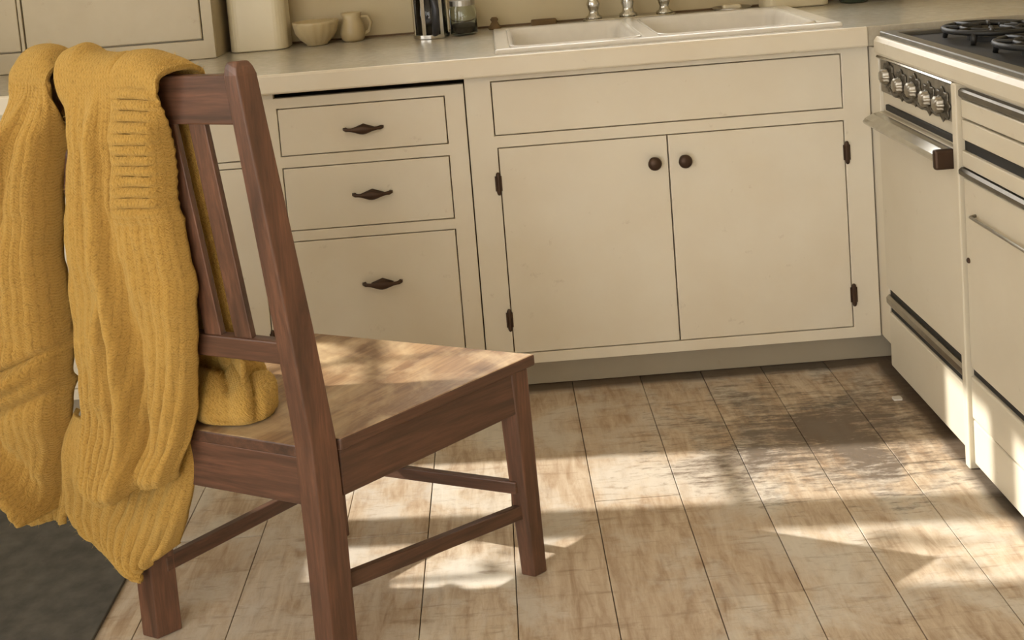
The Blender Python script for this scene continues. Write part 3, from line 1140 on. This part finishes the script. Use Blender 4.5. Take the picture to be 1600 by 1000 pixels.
def body_fn(a, b):
    """a: left to right, b: from the hem in front of the slats, over the rail, down the back"""
    LF, LT, LB = .50, .11, .80
    t = b * (LF + LT + LB)
    ZC = 1.050
    if t < LF:
        z = .565 + (ZC - .565) * t / LF
        s = .345 + (.158 - .345) * a
        k = smooth01((z - .93) / .12)
        s = s + ((.336 + (.108 - .336) * a) - s) * k
        n = -.054 + .010 * math.sin(a * 9 + 1.0) * smooth01((1.02 - z) / .2) + wob(s, z, 3, 9, .006) * smooth01((ZC - z) / .08)
        return bp(s, n, z), (1 - a) * .26, t
    if t < LF + LT:
        k = (t - LF) / LT
        ang = math.pi * k
        n = -.011 - .043 * math.cos(ang)
        s0 = .336 + (.108 - .336) * a
        s = s0 + (lookup(A_L, ZC) + (lookup(A_R, ZC) - lookup(A_L, ZC)) * a - s0) * smooth01(k)
        bulge = .044 + .010 * gau(a - .10, .12) - .004 * gau(a - .42, .15) - .016 * smooth01((a - .72) / .28)
        bulge += .006 * gau(a - .16, .05) - .006 * gau(a - .57, .025) - .012 * gau(a - 1.0, .05)
        return bp(s, n, ZC + bulge * math.sin(ang)), (1 - a) * .26, t
    k = (t - LF - LT) / LB
    s_mid = .465 + (.285 - .465) * a
    zb = lookup(A_BOT, s_mid)
    z = ZC + (zb - ZC) * k
    sl, sr = lookup(A_L, z), lookup(A_R, z)
    s = sl + (sr - sl) * a
    on = smooth01((ZC - z) / .10)
    low = smooth01((.95 - z) / .5)
    n = .032 + on * .022 * max(0.0, math.sin(math.pi * a)) ** .6
    # a long raised fold down the middle, hollows each side of it
    c1 = .40 + .20 * smooth01((.95 - z) / .6)
    n += on * .028 * gau(a - c1, .045) * (.6 + .5 * low)
    n -= on * .020 * gau(a - (c1 + .12), .06) * (.4 + .6 * low)
    # a second fold that leans away from it lower down
    c2 = c1 - .04 - .20 * smooth01((.80 - z) / .35)
    n += on * .017 * gau(a - c2, .040) * smooth01((.84 - z) / .12) * (1 - smooth01((.50 - z) / .1))
    n -= on * .010 * gau(a - (c1 - .09), .035) * smooth01((.78 - z) / .12)
    n += on * .010 * gau(a - .20, .07) * smooth01((z - .6) / .2)
    # seam where the ribbed band starts
    band = smooth01((z - .812) / .03) * on
    n -= .014 * gau(a - .56, .020) * band
    n -= .006 * gau(z - .812, .008) * smooth01((a - .56) / .05)
    if a > .56:
        n += .0036 * math.sin(2 * math.pi * z / .0180 + .7 * math.sin(7 * a)) * smooth01((z - .812) / .03) * smooth01((ZC + .01 - z) / .03) * (1 - .55 * smooth01((a - .90) / .08)) * smooth01((a - .56) / .12)
    wave = .45 * math.sin(7 * z) + .3 * noise.noise(Vector((a * 5, z * 6, 4)))
    ribs = (.0010 + .0026 * smooth01((.62 - z) / .18)) * (1 - .7 * smooth01((k - .93) / .07))
    n += on * ribs * math.sin(2 * math.pi * (a * 14 + wave)) * (1 - band * (1 if a > .56 else .2))
    # rolled rims
    n -= .034 * (max(0, .12 - a) / .12) ** 2 * on
    n -= .030 * (max(0, a - .90) / .10) ** 2 * on
    n += .010 * gau(a - .14, .05) * smooth01((z - .85) / .2) * on
    n += on * (wob(s, z, 1.5, 14, .009) + wob(s, z, 5, 40, .0028))
    # the lower lip stands off the layer below
    n += .020 * smooth01((.46 - z) / .12)
    n += .008 * smooth01((k - .90) / .06) - .014 * smooth01((k - .97) / .03)
    return bp(s, n, z), (1 - a) * .26, t


CL = [cloth('sweater_body', 420, 200, body_fn, .009)]

# lower layer: the back hem, hanging longest
B_R = [(.13, .375), (.161, .353), (.182, .334), (.25, .290), (.308, .268), (.407, .243), (.527, .220), (.75, .2)]
B_L = [(.13, .395), (.147, .477), (.16, .527), (.182, .571), (.216, .590), (.374, .550), (.44, .52), (.75, .46)]


def under_fn(a, b):
    s0 = .585 + (.30 - .585) * a
    zbot = lookup([(.29, .19), (.334, .150), (.42, .128), (.477, .136), (.527, .154), (.571, .180), (.592, .215)], s0)
    z = .415 + (zbot - .415) * b
    sl, sr = lookup(B_L, z), lookup(B_R, z)
    s = sl + (sr - sl) * a
    n = .004 + .012 * math.sin(math.pi * a) + wob(s, z, 4, 11, .012)
    w = .3 * noise.noise(Vector((a * 4, b * 3, 8)))
    n += .0036 * math.sin(2 * math.pi * (a * 11 + .9 * b + w)) * smooth01((b - .25) / .3)
    n += .010 * math.sin(5 * a + 5 * b)
    n -= .020 * (max(0, .08 - a) / .08) ** 2 + .020 * (max(0, a - .92) / .08) ** 2
    n -= .008 * smooth01((b - .96) / .04)
    return bp(s, n, z), (1 - a) * .3, b * .3


CL.append(cloth('back_hem', 170, 160, under_fn, .009))

# left sleeve, hanging over the hidden post
C_L = [(.20, .690), (.30, .706), (.39, .706), (.468, .699), (.599, .660), (.727, .616), (.852, .556), (.958, .495), (1.027, .448), (1.060, .436), (1.09, .420)]
C_R = [(.20, .61), (.229, .602), (.31, .572), (.376, .545), (.454, .522), (.527, .504), (.646, .480), (.761, .456), (.895, .408), (.997, .366), (1.051, .356), (1.09, .350)]


def sleeve_fn(a, b):
    LF, LT, LB = .20, .12, .86
    t = b * (LF + LT + LB)
    ZC = 1.050
    if t < LF:
        z = .875 + (ZC - .875) * t / LF
        s = .445 + (.350 - .445) * a
        return bp(s, -.060 + .006 * math.sin(8 * a) * smooth01((ZC - z) / .05), z), (1 - a) * .17, t
    if t < LF + LT:
        k = (t - LF) / LT
        ang = math.pi * k
        s0 = .445 + (.350 - .445) * a
        s = s0 + (lookup(C_L, ZC) + (lookup(C_R, ZC) - lookup(C_L, ZC)) * a - s0) * smooth01(k)
        bulge = .048 + .010 * math.sin(math.pi * a) - .020 * gau(a - 1.0, .16) - .012 * gau(a, .12)
        return bp(s, -.012 - .048 * math.cos(ang), ZC + bulge * math.sin(ang)), (1 - a) * .17, t
    k = (t - LF - LT) / LB
    zb = .300 - .085 * a
    z = ZC + (zb - ZC) * k
    sl, sr = lookup(C_L, z), lookup(C_R, z)
    s = sl + (sr - sl) * a
    on = smooth01((ZC - z) / .12)
    n = .036 + on * .052 * max(0.0, math.sin(math.pi * a)) ** .7
    # one bright ridge on the left, a hollow right of it
    cr = .44 - .26 * smooth01((1.0 - z) / .45)
    n += .024 * gau(a - cr, .075) * on
    n -= .016 * gau(a - (cr + .20), .10) * on
    n -= .012 * gau(a - (cr - .17), .08) * on
    # slanting cuff folds low down
    q = z - (.462 + .075 * a)
    n += .030 * gau(q, .013) * (1 - smooth01((a - .75) / .2)) - .016 * gau(q - .026, .010) + .020 * gau(q + .030, .012) * (1 - a) - .016 * gau(q + .055, .014)
    # twisted end
    tw = smooth01((.43 - z) / .10)
    c2 = .10 + .85 * (.43 - z) / .22
    n += tw * (.040 * gau(a - c2, .06) - .034 * gau(a - c2 + .20, .10) - .014 * gau(a - c2 - .2, .1))
    n -= .022 * tw
    n += .0012 * math.sin(2 * math.pi * (a * 11 + .4 * math.sin(6 * z)))
    n -= (.040 * (max(0, .12 - a) / .12) ** 2 + .044 * (max(0, a - .88) / .12) ** 2) * on
    n += on * (wob(s, z, 7, 13, .010) + wob(s, z, 2, 40, .003))
    return bp(s, n, z), (1 - a) * .17, t


CL.append(cloth('sleeve', 360, 130, sleeve_fn, .009))

# low flap at the far left, behind the sleeve
D_L = [(.17, .690), (.23, .697), (.259, .706), (.339, .712), (.55, .70)]
D_R = [(.17, .585), (.21, .58), (.30, .56), (.55, .54)]


def flap_fn(a, b):
    zb = .178 + .012 * a
    z = .50 + (zb - .50) * b
    s = lookup(D_L, z) + (lookup(D_R, z) - lookup(D_L, z)) * a
    n = -.012 + .012 * math.sin(math.pi * a) + .012 * math.sin(9 * a + 5 * b) * b + wob(s, z, 2, 12, .010)
    n += .0016 * math.sin(2 * math.pi * a * 9)
    return bp(s, n, z), (1 - a) * .13, b * .34


CL.append(cloth('hem_flap', 110, 70, flap_fn, .009))


# the other sleeve: down in front of the slats and crumpled on the seat
def front_sleeve_fn(a, b):
    z = 1.0 + (.455 - 1.0) * b
    s = .455 + (.166 + .012 * math.sin(6 * b) - .455) * a + .01 * b
    n = -.058 - .022 * math.sin(math.pi * a) - .02 * b + wob(s, z, 9, 12, .010)
    n += .0018 * math.sin(2 * math.pi * a * 9)
    n += .012 * (max(0, a - .85) / .15) ** 2
    return bp(s, n, z), (1 - a) * .15, b * .55


CL.append(cloth('front_sleeve', 150, 60, front_sleeve_fn, .010))

bm = bmesh.new()
uvl = bm.loops.layers.uv.new('UVMap')
cen = Vector((-1.505, -.835, .421))
ax = Vector((.62, -.78, 0)).normalized()
ay = Vector((.78, .62, 0)).normalized()
rings = []
NR, NS = 40, 96
for j in range(NR + 1):
    ph = math.pi / 2 * (1 - j / NR)
    ring = []
    for i in range(NS):
        th = 2 * math.pi * i / NS
        e = math.copysign(abs(math.cos(ph)) ** .75, 1)
        x = .108 * e * math.cos(th) * (1 + .10 * math.sin(3 * th + 1))
        y = .082 * e * math.sin(th) * (1 + .12 * math.cos(2 * th))
        z = .080 * math.sin(ph) ** .8
        fold = abs(math.sin(26 * x + 34 * y + 2.2 * noise.noise(Vector((x * 14, y * 14, 2))))) ** .7
        cr = (fold - .5) * .022 + noise.noise(Vector((x * 26, y * 26, z * 20))) * .012
        k = (.35 + .65 * math.cos(ph)) * (1 if j < NR - 1 else .2)
        p = cen + ax * (x * (1 + cr * 6 * k)) + ay * (y * (1 + cr * 6 * k)) + Vector((0, 0, max(.004, z + cr * (1 if j < NR - 2 else .1))))
        ring.append(bm.verts.new(p))
    rings.append(ring)
for j in range(NR):
    for i in range(NS):
        k = (i + 1) % NS
        f = bm.faces.new((rings[j][i], rings[j + 1][i], rings[j + 1][k], rings[j][k])) if j else bm.faces.new((rings[0][0], rings[1][i], rings[1][k])) if i not in (NS - 1,) or True else None
        if f:
            f.smooth = True
            for lp in f.loops:
                co = lp.vert.co
                lp[uvl].uv = (co.x * 1.2 + co.z, co.y * 1.2 + co.z * .4)
bmesh.ops.delete(bm, geom=[v for v in bm.verts if not v.link_faces], context='VERTS')
bm.faces.new(rings[-1][::-1])
CL.append(build('bunched_cuff', bm, M['knit'], sw))

# loose mohair fuzz standing off the knit
random.seed(21)
bm = bmesh.new()
for o, cnt in zip(CL, (11000, 4500, 7000, 1800, 1200, 2200)):
    me = o.data
    polys = me.polygons
    for _ in range(cnt):
        p = polys[random.randrange(len(polys))]
        nn = p.normal
        d = (nn * random.choice((-1, 1)) * random.uniform(.2, 1) + Vector((random.gauss(0, 1), random.gauss(0, 1), random.gauss(0, 1))) * .55).normalized()
        L_ = random.uniform(.005, .014)
        base = p.center + Vector(sw.location)
        side = d.cross(Vector((random.random(), random.random(), random.random()))).normalized() * .00032
        mid = base + d * L_ * .6 + Vector((0, 0, -.0008))
        tip = base + d * L_ + Vector((random.gauss(0, 1), random.gauss(0, 1), random.gauss(0, 1))) * .0018
        v0, v1, v2, v3, v4 = (bm.verts.new(q) for q in (base - side, base + side, mid - side * .8, mid + side * .8, tip))
        bm.faces.new((v0, v1, v3, v2))
        bm.faces.new((v2, v3, v4))
fz = build('fuzz', bm, m_plain('mustard_fuzz', '#cba759', .9, 0, .1), sw, recalc=False)
fz['kind'] = 'stuff'

# ------------------------------------------------------------------ dark mat on the floor at the left
bm = rounded_box(-2.72, -1.79, -1.15, -.28, .0012, .009, .03)
o = build('floor_mat', bm, M['mat'], bevel=.002)
tag(o, 'dark grey scuffed floor mat lying at the lower left', 'mat')

# ------------------------------------------------------------------ vine outside the left window, dappling the seat
random.seed(11)
r = empty('climbing_vine', (-3.35, -.6, 0), 'leafy green vine climbing outside the left window', 'vine')
LEAF = m_plain('vine_leaf', '#55652f', .5)
STEM = m_plain('vine_stem', '#5a4630', .8)
build('stem', tube([(-3.35, -.62, 0), (-3.36, -.60, .5), (-3.34, -.64, 1.0), (-3.37, -.62, 1.4), (-3.34, -.60, 1.75), (-3.36, -.56, 2.1)], [.012, .011, .010, .008, .006, .003], 8), STEM, r)
lm = None
for k in range(46):
    z = random.uniform(1.42, 1.92)
    y = -.62 + random.uniform(-.16, .16)
    x = -3.35 + random.uniform(-.08, .08)
    if lm is None:
        bm = bmesh.new()
        pts = [(0, 0), (.018, .012), (.026, .035), (.016, .058), (0, .08), (-.016, .058), (-.026, .035), (-.018, .012)]
        up = [bm.verts.new((px, py, .004 - abs(px) * .25 + .0006)) for px, py in pts]
        dn = [bm.verts.new((px, py, .004 - abs(px) * .25 - .0006)) for px, py in pts]
        bm.faces.new(up)
        bm.faces.new(dn[::-1])
        for i in range(8):
            bm.faces.new((dn[i], dn[(i + 1) % 8], up[(i + 1) % 8], up[i]))
        o = build('leaf', bm, LEAF, None)
        lm = o
        o.parent = r
    else:
        o = lm.copy()
        C.objects.link(o)
    o.location = Vector((x, y, z)) - Vector(r.location)
    o.rotation_euler = (random.uniform(-.9, .9), random.uniform(-1.2, 1.2), random.uniform(0, 6.28))
    sc = random.uniform(.45, .8)
    o.scale = (sc, sc, sc)

# white scrap on the floor by the stove
bm = rounded_box(-.056, -.034, -.200, -.182, .0012, .005, .004)
o = build('paper_scrap', bm, M['porcelain'])
tag(o, 'tiny white scrap lying on the dark worn floor near the stove', 'scrap')
